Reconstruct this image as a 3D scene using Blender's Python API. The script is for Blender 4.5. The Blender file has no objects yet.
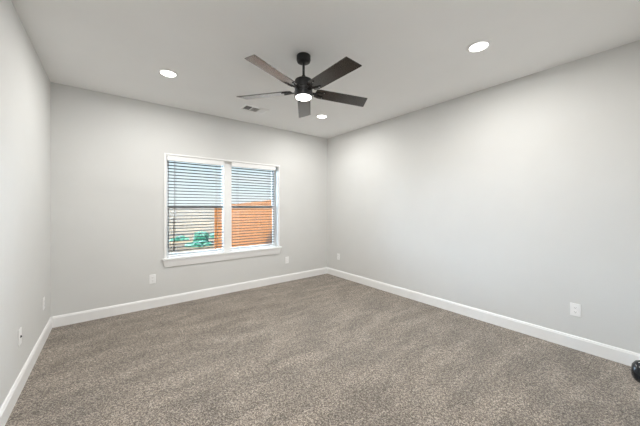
import bpy, bmesh, math, random
from math import sin, cos, pi, radians as R
from mathutils import Vector, Matrix
random.seed(4)
S = bpy.context.scene
COL = S.collection

# ------------------------------------------------------------------ camera
H, A, B, D, FY = 2.74, -0.529, 3.472, 4.192, -0.075      # ceiling, left wall, right wall, window wall, door wall
YAW = R(38.05)
cd = bpy.data.cameras.new('camera'); cam = bpy.data.objects.new('camera', cd); COL.objects.link(cam)
cam.location = (0, 0, 1.345)
cam.rotation_euler = (pi / 2, 0, -YAW)
cd.sensor_width = 36; cd.lens = 267.1 / 640 * 36; cd.shift_y = -5.8 / 640; cd.clip_start = 0.02; cd.clip_end = 2000
S.camera = cam

# ------------------------------------------------------------------ colour, world, sun, lamps
S.view_settings.view_transform = 'Standard'
S.view_settings.look = 'None'
S.view_settings.gamma = 1
S.view_settings.use_curve_mapping = False
S.view_settings.exposure = 0.10
SKY = 4.5
W = bpy.data.worlds.new('world'); S.world = W; W.use_nodes = True
nt = W.node_tree; nt.nodes.clear()
def wn(t): return nt.nodes.new(t)
wo, bg, tc, sp, rp = wn('ShaderNodeOutputWorld'), wn('ShaderNodeBackground'), wn('ShaderNodeTexCoord'), wn('ShaderNodeSeparateXYZ'), wn('ShaderNodeValToRGB')
nz, mp, mx = wn('ShaderNodeTexNoise'), wn('ShaderNodeMapping'), wn('ShaderNodeMixRGB')
nt.links.new(tc.outputs['Generated'], sp.inputs[0]); nt.links.new(sp.outputs['Z'], rp.inputs[0])
e = rp.color_ramp.elements
e[0].position = 0.0; e[0].color = (.25, .26, .26, 1)
e[1].position = 1.0; e[1].color = (.70, .84, 1.0, 1)
x = e.new(0.15); x.color = (.20, .235, .25, 1)
x = e.new(0.26); x.color = (.75, .88, 1.0, 1)
mp.inputs['Scale'].default_value = (1.5, 1.5, 9); nz.inputs['Scale'].default_value = 2.2; nz.inputs['Detail'].default_value = 5
nt.links.new(tc.outputs['Generated'], mp.inputs[0]); nt.links.new(mp.outputs[0], nz.inputs[0])
cr = wn('ShaderNodeValToRGB'); cr.color_ramp.elements[0].position = .42; cr.color_ramp.elements[1].position = .68
nt.links.new(nz.outputs[0], cr.inputs[0]); cm = wn('ShaderNodeMath'); cm.operation = 'MULTIPLY'; lt = wn('ShaderNodeMath'); lt.operation = 'LESS_THAN'; lt.inputs[1].default_value = .17
nt.links.new(sp.outputs['Z'], lt.inputs[0]); nt.links.new(lt.outputs[0], cm.inputs[0]); nt.links.new(cr.outputs[0], cm.inputs[1]); nt.links.new(cm.outputs[0], mx.inputs[0])
nt.links.new(rp.outputs[0], mx.inputs[1]); mx.inputs[2].default_value = (.24, .245, .25, 1)
nt.links.new(mx.outputs[0], bg.inputs[0]); bg.inputs[1].default_value = SKY
nt.links.new(bg.outputs[0], wo.inputs[0])

SUN_DIR = Vector((0.62, 0.60, -0.635)).normalized()      # the way the light travels
sd = bpy.data.lights.new('sun', 'SUN'); sd.energy = 24.0; sd.angle = R(0.6); sd.color = (1, .95, .88)
so = bpy.data.objects.new('sun', sd); so.rotation_euler = SUN_DIR.to_track_quat('-Z', 'Y').to_euler(); COL.objects.link(so)

gd = bpy.data.lights.new('sky_fill', 'SUN'); gd.energy = 38.0; gd.angle = R(90); gd.color = (.64, .80, 1)      # second soft sun lamp added as room fill, standing in for bright sky
go = bpy.data.objects.new('sky_fill', gd); go.rotation_euler = Vector((0, -1, -.04)).to_track_quat('-Z', 'Y').to_euler(); COL.objects.link(go)

DOWN_W, FAN_W, HALL_W, WIN_W = 20, 13, 20, 22
WARM, COOL = (1.0, .985, .955), (.80, .90, 1.0)
wl = bpy.data.lights.new('window_daylight', 'AREA'); wl.shape = 'RECTANGLE'; wl.size = 1.7; wl.size_y = 1.36
wl.energy = WIN_W; wl.color = COOL; wl.cycles.is_portal = True
wo_ = bpy.data.objects.new('window_daylight', wl); wo_.location = (1.47, D + .21, 1.365); wo_.rotation_euler = (pi / 2, 0, pi)
wo_.rotation_euler = Vector((0, -1, 0)).to_track_quat('-Z', 'Y').to_euler()
COL.objects.link(wo_)

S.cycles.sample_clamp_indirect = 4
S.cycles.max_bounces = 16; S.cycles.diffuse_bounces = 8
# ------------------------------------------------------------------ materials
def nodes(name):
    m = bpy.data.materials.new(name); m.use_nodes = True
    return m, m.node_tree, m.node_tree.nodes['Principled BSDF']
def mat(name, col, rough=.5, metal=0., spec=.5, noise=0., nscale=30., bump=0., bscale=200., stretch=None, emit=None, estr=0.):
    m, t, p = nodes(name)
    p.inputs['Base Color'].default_value = (*col, 1); p.inputs['Roughness'].default_value = rough
    p.inputs['Metallic'].default_value = metal; p.inputs['Specular IOR Level'].default_value = spec
    tcn = t.nodes.new('ShaderNodeTexCoord'); mpn = t.nodes.new('ShaderNodeMapping')
    t.links.new(tcn.outputs['Object'], mpn.inputs[0])
    if stretch: mpn.inputs['Scale'].default_value = stretch
    n = t.nodes.new('ShaderNodeTexNoise'); n.inputs['Scale'].default_value = nscale; n.inputs['Detail'].default_value = 4
    t.links.new(mpn.outputs[0], n.inputs[0])
    r = t.nodes.new('ShaderNodeValToRGB')
    r.color_ramp.elements[0].position = .3; r.color_ramp.elements[1].position = .7
    r.color_ramp.elements[0].color = (*[c * (1 - noise) for c in col], 1)
    r.color_ramp.elements[1].color = (*[min(1, c * (1 + noise)) for c in col], 1)
    t.links.new(n.outputs[0], r.inputs[0]); t.links.new(r.outputs[0], p.inputs['Base Color'])
    if bump:
        n2 = t.nodes.new('ShaderNodeTexNoise'); n2.inputs['Scale'].default_value = bscale; n2.inputs['Detail'].default_value = 2
        t.links.new(mpn.outputs[0], n2.inputs[0])
        b = t.nodes.new('ShaderNodeBump'); b.inputs['Strength'].default_value = bump; b.inputs['Distance'].default_value = .002
        t.links.new(n2.outputs[0], b.inputs['Height']); t.links.new(b.outputs[0], p.inputs['Normal'])
    if emit:
        p.inputs['Emission Color'].default_value = (*emit, 1); p.inputs['Emission Strength'].default_value = estr
    return m
M_wall = mat('wall_paint', (.648, .648, .636), .75, spec=.25, noise=.012, nscale=3, bump=.25, bscale=120)
M_ceil = mat('ceiling_paint', (.87, .87, .865), .85, spec=.2, noise=.012, nscale=2, bump=.2, bscale=140)
M_trim = mat('white_trim_paint', (.84, .84, .835), .38, noise=.01, nscale=6)
M_vinyl = mat('white_vinyl', (.85, .86, .87), .35, noise=.01)
M_slat_shaded = mat('shaded_blind_slat', (.045, .052, .056), .9, spec=.05, noise=.02, nscale=8)  # white slats made near-black: their shaded look is put into the base colour
M_plate = mat('white_plastic', (.86, .86, .86), .3, noise=.01)
M_black = mat('matte_black_metal', (.012, .012, .013), .42, metal=.2, noise=.1)
M_dark = mat('dark_hole', (.01, .01, .01), .8)
M_wand = mat('brown_wand', (.035, .025, .02), .5)
M_cord = mat('cord', (.20, .21, .22), .9, spec=.05)
M_wood = mat('espresso_blade', (.020, .014, .012), .24, spec=.35, noise=.45, nscale=9, stretch=(1.5, 14, 14))
_p = M_wood.node_tree.nodes['Principled BSDF']; _p.inputs['Coat Weight'].default_value = 1; _p.inputs['Coat IOR'].default_value = 1.5; _p.inputs['Coat Roughness'].default_value = .17
M_knob = mat('black_knob', (.01, .012, .015), .22, metal=.3)
M_brass = mat('steel_screw', (.7, .7, .7), .3, metal=1)
M_lens = mat('lit_lens', (.9, .9, .9), .4, emit=(1, .97, .92), estr=7)
M_fanlens = mat('lit_fan_lens', (.9, .9, .9), .4, emit=(1, .97, .93), estr=5)
M_vent = mat('vent_white', (.90, .90, .90), .4)
M_duct = mat('vent_duct', (.06, .06, .065), .7)
M_fence = mat('cedar_fence', (.165, .062, .013), .7, spec=.2, noise=.28, nscale=3, stretch=(7, 7, .6), bump=.5, bscale=40)
M_post = mat('cedar_post', (.17, .064, .014), .7, spec=.2, noise=.2, nscale=4, stretch=(5, 5, .6))
M_sheet = mat('teal_sheeting', (.002, .066, .040), .5, noise=.4, nscale=6)
M_brick = mat('outer_brick', (.30, .20, .16), .85, noise=.2, nscale=14)

def carpet():
    m, t, p = nodes('taupe_carpet'); L = t.links.new; N = t.nodes.new
    p.inputs['Roughness'].default_value = 1; p.inputs['Specular IOR Level'].default_value = .05
    p.inputs['Sheen Weight'].default_value = .25; p.inputs['Sheen Roughness'].default_value = .6
    tc = N('ShaderNodeTexCoord')
    v = N('ShaderNodeTexVoronoi'); v.inputs['Scale'].default_value = 185; L(tc.outputs['Object'], v.inputs[0])
    n = N('ShaderNodeTexNoise'); n.inputs['Scale'].default_value = 60; n.inputs['Detail'].default_value = 3; L(tc.outputs['Object'], n.inputs[0])
    sx = N('ShaderNodeSeparateColor'); L(v.outputs['Color'], sx.inputs[0])
    am = N('ShaderNodeMath'); am.operation = 'MULTIPLY_ADD'; am.inputs[1].default_value = .55; L(sx.outputs[0], am.inputs[0])
    bm_ = N('ShaderNodeMath'); bm_.operation = 'MULTIPLY'; bm_.inputs[1].default_value = .45; L(n.outputs[0], bm_.inputs[0]); L(bm_.outputs[0], am.inputs[2])
    r = N('ShaderNodeValToRGB'); el = r.color_ramp.elements
    el[0].position = .20; el[0].color = (.062, .045, .032, 1)
    el[1].position = .78; el[1].color = (.47, .40, .325, 1)
    q = el.new(.50); q.color = (.184, .151, .120, 1)
    L(am.outputs[0], r.inputs[0])
    # pile brushed in broad vacuum strokes: the tufts lean and look a little paler or darker
    mp = N('ShaderNodeMapping'); mp.inputs['Rotation'].default_value = (0, 0, R(8)); mp.inputs['Scale'].default_value = (1.1, 3.4, 1)
    L(tc.outputs['Object'], mp.inputs[0])
    n3 = N('ShaderNodeTexNoise'); n3.inputs['Scale'].default_value = 1.7; n3.inputs['Detail'].default_value = 3; n3.inputs['Roughness'].default_value = .5; n3.inputs['Distortion'].default_value = .35
    L(mp.outputs[0], n3.inputs[0])
    r3 = N('ShaderNodeValToRGB'); r3.color_ramp.elements[0].position = .38; r3.color_ramp.elements[1].position = .66
    r3.color_ramp.elements[0].color = (.80, .80, .80, 1); r3.color_ramp.elements[1].color = (1.20, 1.20, 1.21, 1)
    L(n3.outputs[0], r3.inputs[0])
    mu = N('ShaderNodeMixRGB'); mu.blend_type = 'MULTIPLY'; mu.inputs[0].default_value = 1
    L(r.outputs[0], mu.inputs[1]); L(r3.outputs[0], mu.inputs[2]); L(mu.outputs[0], p.inputs['Base Color'])
    b = N('ShaderNodeBump'); b.inputs['Strength'].default_value = .7; b.inputs['Distance'].default_value = .006
    L(v.outputs['Distance'], b.inputs['Height']); L(b.outputs[0], p.inputs['Normal'])
    return m
M_carpet = carpet()
def dirt():
    m, t, p = nodes('sandy_ground'); L = t.links.new; N = t.nodes.new
    p.inputs['Roughness'].default_value = 1; p.inputs['Specular IOR Level'].default_value = .05
    tc = N('ShaderNodeTexCoord'); mp = N('ShaderNodeMapping'); mp.inputs['Scale'].default_value = (.25, 1, 1); L(tc.outputs['Object'], mp.inputs[0])
    n = N('ShaderNodeTexNoise'); n.inputs['Scale'].default_value = .9; n.inputs['Detail'].default_value = 8; n.inputs['Roughness'].default_value = .65; L(mp.outputs[0], n.inputs[0])
    r = N('ShaderNodeValToRGB'); el = r.color_ramp.elements
    el[0].position = .36; el[0].color = (.012, .008, .005, 1); el[1].position = .60; el[1].color = (.125, .090, .055, 1)
    q = el.new(.47); q.color = (.070, .050, .032, 1)
    L(n.outputs[0], r.inputs[0]); L(r.outputs[0], p.inputs['Base Color']); return m
M_dirt = dirt()
def glass():
    m = bpy.data.materials.new('window_glass'); m.use_nodes = True; t = m.node_tree; t.nodes.clear()
    o = t.nodes.new('ShaderNodeOutputMaterial'); mx = t.nodes.new('ShaderNodeMixShader'); tr = t.nodes.new('ShaderNodeBsdfTransparent'); gl = t.nodes.new('ShaderNodeBsdfGlossy')
    fr = t.nodes.new('ShaderNodeFresnel'); fr.inputs[0].default_value = 1.35
    tr.inputs[0].default_value = (.90, .93, .93, 1); gl.inputs['Roughness'].default_value = .02; gl.inputs[0].default_value = (.8, .9, .9, 1)
    t.links.new(fr.outputs[0], mx.inputs[0]); t.links.new(tr.outputs[0], mx.inputs[1]); t.links.new(gl.outputs[0], mx.inputs[2]); t.links.new(mx.outputs[0], o.inputs[0])
    return m
M_glass = glass()

# ------------------------------------------------------------------ mesh helpers
def box(bm, x0, x1, y0, y1, z0, z1, bev=0., mtx=None):
    r = bmesh.ops.create_cube(bm, size=1)
    vs = r['verts']
    for v in vs:
        v.co = Vector(((x0 + x1) / 2 + v.co.x * (x1 - x0), (y0 + y1) / 2 + v.co.y * (y1 - y0), (z0 + z1) / 2 + v.co.z * (z1 - z0)))
    if bev:
        es = list({ed for v in vs for ed in v.link_edges})
        rr = bmesh.ops.bevel(bm, geom=es, offset=bev, segments=2, affect='EDGES', profile=.5)
        vs = list({v for f in rr['faces'] for v in f.verts} | {v for v in vs if v.is_valid})
    if mtx is not None:
        for v in vs: v.co = mtx @ v.co
    return vs
def lathe(bm, prof, seg=48, mtx=None, cap=True):
    rings = []
    for r, z in prof:
        if r < 1e-6: rings.append([bm.verts.new((0, 0, z))])
        else: rings.append([bm.verts.new((r * cos(2 * pi * k / seg), r * sin(2 * pi * k / seg), z)) for k in range(seg)])
    for a, b in zip(rings, rings[1:]):
        for k in range(seg):
            k2 = (k + 1) % seg
            if len(a) == 1 and len(b) == 1: continue
            if len(a) == 1: bm.faces.new((a[0], b[k], b[k2]))
            elif len(b) == 1: bm.faces.new((a[k], a[k2], b[0]))
            else: bm.faces.new((a[k], a[k2], b[k2], b[k]))
    if cap:
        for g in (rings[0], rings[-1]):
            if len(g) > 1: bm.faces.new(g)
    if mtx is not None:
        for g in rings:
            for v in g: v.co = mtx @ v.co
def extrude(bm, poly, axis, a, b, mtx=None):
    """poly: 2D points on the plane across axis ('x': (y,z); 'y': (x,z); 'z': (x,y))"""
    def P(p, t):
        v = {'x': (t, p[0], p[1]), 'y': (p[0], t, p[1]), 'z': (p[0], p[1], t)}[axis]
        return (mtx @ Vector(v)) if mtx is not None else v
    va = [bm.verts.new(P(p, a)) for p in poly]; vb = [bm.verts.new(P(p, b)) for p in poly]
    n = len(poly)
    for k in range(n): bm.faces.new((va[k], va[(k + 1) % n], vb[(k + 1) % n], vb[k]))
    bm.faces.new(va); bm.faces.new(vb)
def obj(name, bm, m, parent=None, smooth=False, loc=None, label=None):
    bmesh.ops.recalc_face_normals(bm, faces=bm.faces)
    me = bpy.data.meshes.new(name); bm.to_mesh(me); bm.free()
    if smooth:
        for p in me.polygons: p.use_smooth = True
        me.set_sharp_from_angle(angle=R(35))
    me.materials.append(m)
    o = bpy.data.objects.new(name, me); COL.objects.link(o)
    if parent is not None: o.parent = parent
    if loc is not None: o.location = loc
    if label: o['label'] = label
    return o
def BM(): return bmesh.new()
def empty(name, loc=(0, 0, 0), rz=0.):
    o = bpy.data.objects.new(name, None); o.empty_display_size = .05; COL.objects.link(o); o.location = loc; o.rotation_euler = (0, 0, rz); return o
def tag(o, label, cat, group=None, kind=None):
    o['label'] = label; o['category'] = cat
    if group: o['group'] = group
    if kind: o['kind'] = kind
    return o
def struct(o, label, cat):
    return tag(o, label, cat, kind='structure')
def copy_tree(o, parent=None):
    c = o.copy(); COL.objects.link(c)
    if parent is not None: c.parent = parent
    for ch in list(o.children): copy_tree(ch, c)
    return c

# ------------------------------------------------------------------ room shell
T = .2
bm = BM(); box(bm, A - T, B + T, FY - .12 - 2.2, D + .18, -.12, 0); struct(obj('floor', bm, M_carpet), 'taupe cut pile carpet with vacuum strokes', 'floor')
bm = BM(); box(bm, A - T, B + T, FY - .12 - 2.2, D + .18, H, H + .12); struct(obj('ceiling', bm, M_ceil), 'flat pale grey painted ceiling', 'ceiling')
bm = BM(); box(bm, A - T, A, FY - .12 - 2.2, D + .18, 0, H); struct(obj('wall_left', bm, M_wall), 'plain greige wall on the left', 'wall')
bm = BM(); box(bm, B, B + T, FY - .12, D + .18, 0, H); struct(obj('wall_right', bm, M_wall), 'long plain greige wall on the right', 'wall')
# window wall, opening WX0..WX1 x WZ0..WZ1
WX0, WX1, WZ0, WZ1 = .594, 2.346, .646, 2.065
bm = BM(); y0, y1 = D, D + .18
box(bm, A, WX0, y0, y1, 0, H); box(bm, WX1, B, y0, y1, 0, H); box(bm, WX0, WX1, y0, y1, 0, WZ0 - .03); box(bm, WX0, WX1, y0, y1, WZ1, H)
struct(obj('wall_back', bm, M_wall), 'greige wall holding the double window', 'wall')
# door wall with doorway the camera stands in
DX0, DX1, DZ = -.43, .40, 2.05
bm = BM(); box(bm, A, DX0, FY - .12, FY, 0, H); box(bm, DX1, B, FY - .12, FY, 0, H); box(bm, DX0, DX1, FY - .12, FY, DZ, H)
struct(obj('wall_front', bm, M_wall), 'greige wall with the doorway', 'wall')
# hallway behind the doorway
HY = FY - .12
bm = BM(); box(bm, 1.0, 1.1, HY - 2.2, HY, 0, H); struct(obj('wall_hall_right', bm, M_wall), 'greige hallway wall on its right side', 'wall')
bm = BM(); box(bm, A, 1.0, HY - 2.3, HY - 2.2, 0, H); struct(obj('wall_hall_end', bm, M_wall), 'greige wall at the far end of the hallway', 'wall')

# baseboards
def base_prof(s): return [(0, 0), (s * .015, 0), (s * .015, .104), (s * .012, .108), (s * .0105, .117), (s * .007, .123), (0, .124)]
bm = BM(); extrude(bm, base_prof(1), 'y', FY, D); 
for v in bm.verts: v.co.x += A
struct(obj('baseboard_left', bm, M_trim), 'white baseboard along the left wall', 'baseboard')
bm = BM(); extrude(bm, base_prof(-1), 'y', FY, D)
for v in bm.verts: v.co.x += B
struct(obj('baseboard_right', bm, M_trim), 'white baseboard along the right wall', 'baseboard')
bm = BM(); extrude(bm, base_prof(-1), 'x', A + .015, B - .015)
for v in bm.verts: v.co.y += D
struct(obj('baseboard_back', bm, M_trim), 'white baseboard under the window wall', 'baseboard')
bm = BM(); extrude(bm, base_prof(1), 'x', DX1 + .07, B - .015)
for v in bm.verts: v.co.y += FY
struct(obj('baseboard_front', bm, M_trim), 'white baseboard along the doorway wall', 'baseboard')
# doorway casing
bm = BM()
box(bm, DX0 - .065, DX0, FY, FY + .016, 0, DZ + .065, .003); box(bm, DX1, DX1 + .065, FY, FY + .016, 0, DZ + .065, .003); box(bm, DX0, DX1, FY, FY + .016, DZ, DZ + .065, .003)
struct(obj('trim_1', bm, M_trim), 'white casing round the doorway', 'door casing')

# ------------------------------------------------------------------ door folded back against the front wall, black knob
KX, KZ = 1.085, .917
door = empty('door_1', (DX1 + .012, -.036, 0)); struct(door, 'open white door lying back against the wall beside the doorway', 'door')
dx = KX + .06 - DX1 - .012
bm = BM(); box(bm, 0, dx, -.018, .018, .012, 2.04, .002)
for (z0, z1) in ((.22, .90), (1.06, 1.90)):
    for s in (-1, 1):
        for (a, b, c, d) in ((.12, dx - .12, z0, z0 + .02), (.12, dx - .12, z1 - .02, z1), (.12, .14, z0 + .02, z1 - .02), (dx - .14, dx - .12, z0 + .02, z1 - .02)):
            box(bm, a, b, s * .018 - .003, s * .018 + .003, c, d)
obj('door_panel', bm, M_trim, door)
bm = BM()
for z in (.25, 1.0, 1.8): lathe(bm, [(.006, 0), (.006, .09)], 12, Matrix.Translation((-.006, 0, z)))
obj('hinge', bm, M_black, door, True)
kn = BM()
mk = Matrix.Translation((KX - DX1 - .012, .018, KZ)) @ Matrix.Rotation(-pi / 2, 4, 'X')
lathe(kn, [(.032, 0), (.032, .004), (.029, .008), (.013, .010), (.0115, .026), (.0165, .030), (.0245, .036), (.0285, .045), (.0285, .052), (.0245, .060), (.015, .066), (0, .068)], 40, mk)
obj('door_handle', kn, M_knob, door, True, label='round black door knob')

# ------------------------------------------------------------------ window trim, frames, blinds
YB = D + .075          # blind line
win_trim = empty('trim_2', (1.47, D, WZ0)); struct(win_trim, 'white window casing with stool and apron', 'window trim')
def local(bm, o):
    for v in bm.verts: v.co = v.co - o.location
    return bm
bm = BM()
c0 = .022
box(bm, WX0 - c0, WX0, D - .012, D, WZ0, WZ1 + c0, .003); box(bm, WX1, WX1 + c0, D - .012, D, WZ0, WZ1 + c0, .003); box(bm, WX0, WX1, D - .012, D, WZ1, WZ1 + c0, .003)
obj('casing', local(bm, win_trim), M_trim, win_trim)
bm = BM()   # jamb liners, head liner and the broad mullion between the two windows
box(bm, WX0, WX0 + .008, D, D + .105, WZ0, WZ1); box(bm, WX1 - .008, WX1, D, D + .105, WZ0, WZ1); box(bm, WX0 + .008, WX1 - .008, D, D + .105, WZ1 - .008, WZ1)
obj('jamb', local(bm, win_trim), M_trim, win_trim)
bm = BM(); box(bm, 1.397, 1.520, D + .045, D + .105, WZ0, WZ1 - .008, .003)
obj('mullion', local(bm, win_trim), M_trim, win_trim)
bm = BM(); box(bm, WX0, WX1, D - .02, D + .105, WZ0 - .03, WZ0); box(bm, WX0 - .045, WX1 + .045, D - .038, D - .0005, WZ0 - .03, WZ0, .006)
obj('stool', local(bm, win_trim), M_trim, win_trim)
bm = BM()   # apron: cove profile whose lower end is set in
za, zb = WZ0 - .03, WZ0 - .125
va = [bm.verts.new(p) for p in ((WX0 - .04, D, za), (WX1 + .04, D, za), (WX1 + .015, D, zb), (WX0 - .015, D, zb))]
vb = [bm.verts.new(p) for p in ((WX0 - .04, D - .030, za), (WX1 + .04, D - .030, za), (WX1 + .015, D - .013, zb), (WX0 - .015, D - .013, zb))]
bm.faces.new(va); bm.faces.new(vb)
for k in range(4): bm.faces.new((va[k], va[(k + 1) % 4], vb[(k + 1) % 4], vb[k]))
bmesh.ops.bevel(bm, geom=[ed for ed in bm.edges if all(v.co.y < D - .001 for v in ed.verts)], offset=.003, segments=2, affect='EDGES')
obj('apron', local(bm, win_trim), M_trim, win_trim)

def window(name, x0, x1, label):
    w = empty(name, ((x0 + x1) / 2, D + .106, WZ0)); struct(w, label, 'window')
    f0, f1 = D + .106, D + .165; fw = .036
    bm = BM(); box(bm, x0, x0 + fw, f0, f1, WZ0, WZ1); box(bm, x1 - fw, x1, f0, f1, WZ0, WZ1); box(bm, x0 + fw, x1 - fw, f0, f1, WZ0, WZ0 + .016); box(bm, x0 + fw, x1 - fw, f0, f1, WZ1 - fw, WZ1)
    obj('window_frame', local(bm, w), M_vinyl, w)
    zm = 1.348
    # lower sash (inside) and upper sash (outside)
    bm = BM(); a, b, sw = x0 + fw, x1 - fw, .02; s0, s1 = D + .112, D + .134
    box(bm, a, a + sw, s0, s1, WZ0 + .016, zm + .022); box(bm, b - sw, b, s0, s1, WZ0 + .016, zm + .022); box(bm, a + sw, b - sw, s0, s1, zm - .022, zm + .022); box(bm, a + sw, b - sw, s0, s1, WZ0 + .016, WZ0 + .040)
    s = obj('lower_sash', local(bm, w), M_vinyl, w)
    bm = BM(); box(bm, a + sw, b - sw, s0 + .009, s0 + .013, WZ0 + .040, zm - .022); obj('pane', local(bm, w), M_glass, s)
    bm = BM(); s0, s1 = D + .137, D + .158
    box(bm, a, a + sw, s0, s1, zm - .018, WZ1 - fw); box(bm, b - sw, b, s0, s1, zm - .018, WZ1 - fw); box(bm, a + sw, b - sw, s0, s1, zm - .018, zm + .018); box(bm, a + sw, b - sw, s0, s1, WZ1 - fw - .02, WZ1 - fw)
    s = obj('upper_sash', local(bm, w), M_vinyl, w)
    bm = BM(); box(bm, a + sw, b - sw, s0 + .009, s0 + .013, zm + .018, WZ1 - fw - .02); obj('pane', local(bm, w), M_glass, s)
window('window_1', WX0, 1.4535, 'left window of the pair behind its open blind')
window('window_2', 1.4535, WX1, 'right window of the pair behind its open blind')

def blind(x0, x1, label, wand=True):
    zt = WZ1 - .008
    b = empty('window_blind', ((x0 + x1) / 2, YB, WZ0)); tag(b, label, 'window blind', 'horizontal slat blinds in the double window')
    bm = BM(); box(bm, x0, x1, YB - .030, YB + .027, zt - .052, zt, .003); obj('headrail', local(bm, b), M_trim, b)
    bm = BM(); box(bm, x0 - .022, x1 + .001, YB - .074, YB - .062, WZ1 - .072, WZ1 - .001, .003); obj('valance', local(bm, b), M_trim, b)
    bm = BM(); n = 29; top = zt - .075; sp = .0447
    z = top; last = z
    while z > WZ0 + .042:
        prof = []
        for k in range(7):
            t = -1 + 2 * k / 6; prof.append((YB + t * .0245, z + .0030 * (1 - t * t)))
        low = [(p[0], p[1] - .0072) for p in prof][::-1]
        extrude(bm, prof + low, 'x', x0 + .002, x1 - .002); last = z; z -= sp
    obj('slats', local(bm, b), M_slat_shaded, b)
    bm = BM(); box(bm, x0 + .002, x1 - .002, YB - .025, YB + .025, WZ0 + .002, WZ0 + .018, .004); obj('bottom_rail', local(bm, b), M_trim, b)
    for t in (.13, .87):
        bm = BM(); xx = x0 + t * (x1 - x0)
        for yy in (YB - .027, YB + .027): box(bm, xx - .0008, xx + .0008, yy - .0008, yy + .0008, WZ0 + .02, zt - .05)
        obj('ladder_cord', local(bm, b), M_cord, b)
    if wand:
        bm = BM(); xx = x0 + .075
        box(bm, xx - .0025, xx + .0025, YB - .040, YB - .035, 1.17, zt - .03)
        wd = obj('tilt_cord', local(bm, b), M_cord, b)
        bm = BM(); lathe(bm, [(.003, .46), (.007, .455), (.008, .42), (.0065, .41), (.0065, .05), (.0085, .04), (.0085, .01), (.003, 0)], 12, Matrix.Translation((xx - .006, YB - .0385, .735)))
        obj('wand', local(bm, b), M_wand, b, True, label='dark brown tilt wand')
blind(.630, 1.392, 'white open slat blind in the left window, slats coloured dark for their shade, with a dark tilt wand')
blind(1.530, 2.290, 'white open slat blind in the right window, slats coloured dark for their shade, orange fence behind it', False)

# ------------------------------------------------------------------ outlets and plates
def plate(kind='outlet'):
    o = empty('wall_outlet' if kind == 'outlet' else 'coax_plate')
    bm = BM(); box(bm, -.0375, .0375, -.006, 0, -.06, .06, .003); obj('cover_plate', bm, M_plate, o)
    if kind == 'outlet':
        for z in (-.0205, .0205):
            bm = BM(); prof = []
            for k in range(24):
                a = 2 * pi * k / 24; prof.append((max(-.0165, min(.0165, .0185 * cos(a))), z + .0145 * sin(a)))
            extrude(bm, prof, 'y', -.0085, -.005); s = obj('socket', bm, M_plate, o)
            bm = BM()
            for (a, h) in ((-.0065, .008), (.0065, .0065)): box(bm, a - .0011, a + .0011, -.0088, -.008, z + .003 - h / 2, z + .003 + h / 2)
            box(bm, -.002, .002, -.0088, -.008, z - .009, z - .005); obj('slots', bm, M_dark, s)
        bm = BM(); lathe(bm, [(.003, 0), (.002, .0012)], 12, Matrix.Translation((0, -.006, 0)) @ Matrix.Rotation(pi / 2, 4, 'X')); obj('screw', bm, M_plate, o)
    else:
        bm = BM(); lathe(bm, [(.0085, 0), (.0085, .004), (.0055, .004), (.0055, .007), (.0038, .007), (.0038, .006)], 16, Matrix.Translation((0, -.006, 0)) @ Matrix.Rotation(pi / 2, 4, 'X'), cap=True); obj('coax_socket', bm, M_dark, o, label='dark round cable socket')
        for z in (-.042, .042):
            bm = BM(); lathe(bm, [(.003, 0), (.002, .0012)], 12, Matrix.Translation((0, -.006, z)) @ Matrix.Rotation(pi / 2, 4, 'X')); obj('screw', bm, M_plate, o)
    return o
G = 'white duplex wall outlets'
o1 = plate(); spots = [
    ((.437, D, .385), 0, 'white wall outlet below the left end of the window'),
    ((2.516, D, .385), 0, 'white wall outlet on the window wall, below right of the window'),
    ((B, .502, .372), -pi / 2, 'large white wall outlet on the long right wall above the baseboard'),
    ((B, 3.85, .388), -pi / 2, 'small white wall outlet on the right wall near the far corner'),
    ((A, 3.785, .389), pi / 2, 'narrow white wall outlet on the left wall near the window wall corner')]
for k, (l, rz, lab) in enumerate(spots):
    o = o1 if k == 0 else copy_tree(o1)
    o.location = l; o.rotation_euler = (0, 0, rz); tag(o, lab, 'wall outlet', G)
c = plate('coax'); c.location = (A, 2.90, .395); c.rotation_euler = (0, 0, pi / 2)
tag(c, 'white wall plate with a dark round cable socket on the left wall', 'wall plate')

# ------------------------------------------------------------------ recessed downlights
def downlight():
    o = empty('recessed_downlight', (0, 0, H))
    bm = BM(); lathe(bm, [(.069, -.004), (.072, -.010), (.084, -.008), (.093, -.003), (.094, 0), (.069, 0)], 48, cap=False)
    r = bm.verts; bmesh.ops.remove_doubles(bm, verts=bm.verts, dist=1e-6); obj('trim_ring', bm, M_plate, o, True)
    bm = BM(); lathe(bm, [(0, -.001), (.070, -.001), (.070, -.005), (0, -.0065)], 48, cap=False); obj('lens', bm, M_lens, o, True, label='glowing white lens')
    ld = bpy.data.lights.new('downlight_lamp', 'AREA'); ld.shape = 'DISK'; ld.size = .13; ld.energy = DOWN_W; ld.color = WARM
    lo = bpy.data.objects.new('downlight_lamp', ld); lo.location = (0, 0, -.013); COL.objects.link(lo); lo.parent = o
    return o
dl = downlight()
GL = 'round recessed ceiling downlights'
for k, (x, y, lab) in enumerate([(.47, 3.16, 'round lit downlight left of the fan, above the left part of the window wall'),
                                 (2.508, .975, 'round lit downlight nearest the camera, close to the right wall'),
                                 (2.545, 3.205, 'round lit downlight in the far right corner, seen below the fan'),
                                 (.47, .975, 'round lit downlight behind the camera near the doorway')]):
    o = dl if k == 0 else copy_tree(dl)
    o.location = (x, y, H); tag(o, lab, 'ceiling light', GL)
o = copy_tree(dl); o.location = (.1, HY - 1.1, H); tag(o, 'unseen downlight added in the hallway ceiling as cool fill', 'ceiling light', GL)
for ch in o.children:
    if ch.type == 'LIGHT': ch.data = ch.data.copy(); ch.data.energy = HALL_W; ch.data.color = COOL  # unseen hallway lamp, added as cool fill from behind the camera

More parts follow.
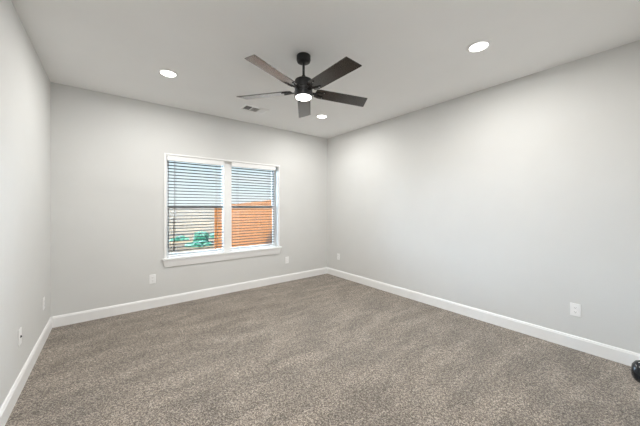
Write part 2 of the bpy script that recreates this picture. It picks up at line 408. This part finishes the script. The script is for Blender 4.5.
# ------------------------------------------------------------------ ceiling vent
v = empty('ceiling_vent', (1.605, 3.56, H)); tag(v, 'white rectangular ceiling air vent between the fan and the window wall', 'air vent')
hx, hy = .178, .105
bm = BM()
for (a, b, c_, d) in ((-hx, hx, -hy, -hy + .028), (-hx, hx, hy - .028, hy), (-hx, -hx + .028, -hy + .028, hy - .028), (hx - .028, hx, -hy + .028, hy - .028)):
    box(bm, a, b, c_, d, -.011, 0, .002)
obj('frame', bm, M_vent, v)
bm = BM(); box(bm, -hx + .02, hx - .02, -hy + .02, hy - .02, -.0015, -.0005); obj('duct_opening', bm, M_duct, v, label='dark duct behind the louvers')
bm = BM()
for s0, s1, ang in ((-hx + .028, -.055, R(42)), (-.050, .055, R(90)), (.060, hx - .028, R(-55))):
    if ang == R(90):
        n = 9
        for k in range(n):
            yy = -hy + .036 + k * (2 * hy - .072) / (n - 1)
            box(bm, s0, s1, -.0009, .0009, -.008, .008, mtx=Matrix.Translation((0, yy, -.007)) @ Matrix.Rotation(R(125), 4, 'X'))
    else:
        n = 6
        for k in range(n):
            xx = s0 + .006 + k * (s1 - s0 - .012) / (n - 1)
            box(bm, -.0009, .0009, -hy + .028, hy - .028, -.008, .008, mtx=Matrix.Translation((xx, 0, -.007)) @ Matrix.Rotation(ang, 4, 'Y'))
obj('louvers', bm, M_vent, v)
for xx in (-.0525, .0575):
    bm = BM(); box(bm, xx - .003, xx + .003, -hy + .028, hy - .028, -.012, -.001); obj('divider', bm, M_vent, v)

# ------------------------------------------------------------------ ceiling fan
FX, FYY = 1.397, 2.03
fan = empty('ceiling_fan', (FX, FYY, H)); tag(fan, 'black five-blade ceiling fan with a lit round lamp on a short rod', 'ceiling fan')
bm = BM(); lathe(bm, [(.060, 0), (.064, -.004), (.064, -.045), (.058, -.060), (.045, -.067), (.018, -.070), (.0, -.070)], 48, cap=False); obj('canopy', bm, M_black, fan, True)
bm = BM(); lathe(bm, [(.0115, -.066), (.0115, -.215)], 24); obj('downrod', bm, M_black, fan, True)
bm = BM()
lathe(bm, [(0, -.185), (.017, -.185), (.019, -.205), (.032, -.213), (.062, -.218), (.078, -.228), (.083, -.240), (.083, -.300), (.080, -.304), (.080, -.332), (.0, -.332)], 56, cap=False)
obj('motor_housing', bm, M_black, fan, True)
bm = BM(); lathe(bm, [(0, -.332), (.078, -.332), (.084, -.337), (.084, -.378), (.080, -.382), (.0, -.382)], 56, cap=False); lk = obj('light_kit', bm, M_black, fan, True)
bm = BM(); lathe(bm, [(0, -.381), (.073, -.381), (.072, -.387), (.065, -.393), (.045, -.397), (0, -.399)], 48, cap=False); obj('lens', bm, M_fanlens, lk, True, label='glowing white lamp lens')
ld = bpy.data.lights.new('fan_lamp', 'AREA'); ld.shape = 'DISK'; ld.size = .14; ld.energy = FAN_W; ld.color = WARM
lo = bpy.data.objects.new('fan_lamp', ld); lo.location = (0, 0, -.403); COL.objects.link(lo); lo.parent = fan
BZ = 2.412 - H; PITCH = R(12.5)
blade_me = arm_me = None
for k in range(5):
    ang = R(54.4 + 72 * k)
    Mx = Matrix.Rotation(ang, 4, 'Z') @ Matrix.Rotation(-PITCH * 1.0, 4, 'X')
    bm = BM()
    pts = [(.112, -.050), (.150, -.064), (.632, -.071), (.662, .066), (.655, .070), (.150, .064), (.112, .050)]
    extrude(bm, pts, 'z', -.0035, .0035)
    bmesh.ops.bevel(bm, geom=list(bm.edges), offset=.0015, segments=1, affect='EDGES')
    bl = obj('blade', bm, M_wood, fan); bl.matrix_local = Matrix.Translation((0, 0, BZ)) @ Matrix.Rotation(R(1.5), 4, 'Y') @ Matrix.Rotation(ang, 4, 'Z') @ Matrix.Rotation(PITCH, 4, 'X').inverted()
    bm = BM()
    box(bm, .070, .125, -.016, .016, -.012, -.0045, .002)
    for s in (-1, 1):
        box(bm, 0, .105, -.007, .007, -.0095, -.0035, .0015, Matrix.Translation((.105, s * .010, 0)) @ Matrix.Rotation(s * R(17), 4, 'Z'))
    ar = obj('blade_arm', bm, M_black, bl)
    for (sx, sy) in ((.19, .036), (.19, -.036)):
        bm = BM(); lathe(bm, [(.0045, 0), (.0045, -.0015), (.002, -.003)], 12, Matrix.Translation((sx, sy, -.0095))); obj('screw', bm, M_brass, ar)

# ------------------------------------------------------------------ outside
GZ = -.44
bm = BM(); box(bm, -150, 150, -60, 420, GZ - .3, GZ); struct(obj('ground', bm, M_dirt), 'sandy open ground outside the window', 'ground')
# eave of this house (it shades the fence beside the window)
bm = BM(); box(bm, A - .6, B + .55, D + .185, D + .62, H + .02, H + .14, .01); struct(obj('trim_3', bm, M_trim), 'roof eave over the window outside', 'eave')
bm = BM(); box(bm, A - T, B + T, D + .18, D + .19, -.44, WZ0 - .03); box(bm, A - T, WX0, D + .18, D + .19, WZ0 - .03, H + .02); box(bm, WX1, B + T, D + .18, D + .19, WZ0 - .03, H + .02); box(bm, WX0, WX1, D + .18, D + .19, WZ1, H + .02)
struct(obj('wall_outside', bm, M_brick), 'brown brick outer face of the house', 'wall')
# cedar fence running away along x = FXX
FXX, YA, YE = 3.62, 4.75, 11.75
def ftop(y): return 1.60 - (y - 5.0) * (.19 / 6.75)
f = empty('cedar_fence', (FXX, YA, GZ)); tag(f, 'new orange cedar board fence running away outside the right window', 'fence')
y = YA; k = 0
bm = BM()
while y < YE - .1:
    w = .138; jt = random.uniform(-.006, .006); tp = ftop(y) + jt
    box(bm, FXX - .009 + jt * .3, FXX + .009 + jt * .3, y, y + w, GZ + .02, tp, .002); y += w + .004; k += 1
obj('pickets', local(bm, f), M_fence, f)
for z in (.25, 1.0, 1.75):
    bm = BM(); extrude(bm, [(YA, GZ + z - .05), (YE, GZ + z - .05), (YE, GZ + z + .04 - (.15 if z > 1.5 else 0)), (YA, GZ + z + .04)], 'x', FXX + .011, FXX + .049)
    obj('fence_rail', local(bm, f), M_post, f)
for y in (YA + .02, YA + 2.33, YA + 4.66, YE - .05):
    bm = BM(); box(bm, FXX + .05, FXX + .14, y - .045, y + .045, GZ, ftop(y) - .05, .004); obj('fence_post', local(bm, f), M_post, f)
bm = BM(); box(bm, FXX - .12, FXX - .01, YE, YE + .11, GZ, ftop(YE) + .0, .004); obj('end_post', local(bm, f), M_post, f)

# crumpled teal sheeting on the ground
def heap(x, y, rx, ry, h, seed, label):
    rnd = random.Random(seed)
    bm = BM(); bmesh.ops.create_icosphere(bm, subdivisions=3, radius=1)
    ph = [rnd.uniform(0, 6) for _ in range(6)]
    for v in bm.verts:
        p = v.co
        n = .22 * sin(5 * p.x + ph[0]) * cos(4 * p.y + ph[1]) + .14 * sin(9 * p.x + ph[2] + 5 * p.y) + .12 * sin(11 * p.y + ph[3]) + rnd.uniform(-.05, .05)
        q = p * (1 + n)
        v.co = Vector((q.x * rx, q.y * ry, max(0, (q.z) * h)))
    o = obj('teal_sheeting', bm, M_sheet, None, False, (x, y, GZ)); tag(o, label, 'sheeting', 'crumpled teal sheeting on the dirt')
def gp(u, v):
    zc = (1.345 - GZ) * 267.1 / (v - 207.2); xc = (u - 320) / 267.1 * zc
    return xc * cos(YAW) + zc * sin(YAW), -xc * sin(YAW) + zc * cos(YAW)
for (u, v_, rx, ry, h, s, lab) in ((180, 240.5, .42, .35, .22, 1, 'small flat heap of teal sheeting at the left, seen by the dark wand'),
                                   (199.5, 246.0, .55, .35, .2, 2, 'wide low heap of teal sheeting nearest the window'),
                                   (201, 243, .34, .34, .56, 3, 'tall peaked heap of teal sheeting in the middle'),
                                   (215.5, 237.5, .3, .3, .26, 4, 'heap of teal sheeting beside the end of the orange fence')):
    gx, gy = gp(u, v_); heap(gx, gy, rx, ry, h, s, lab)
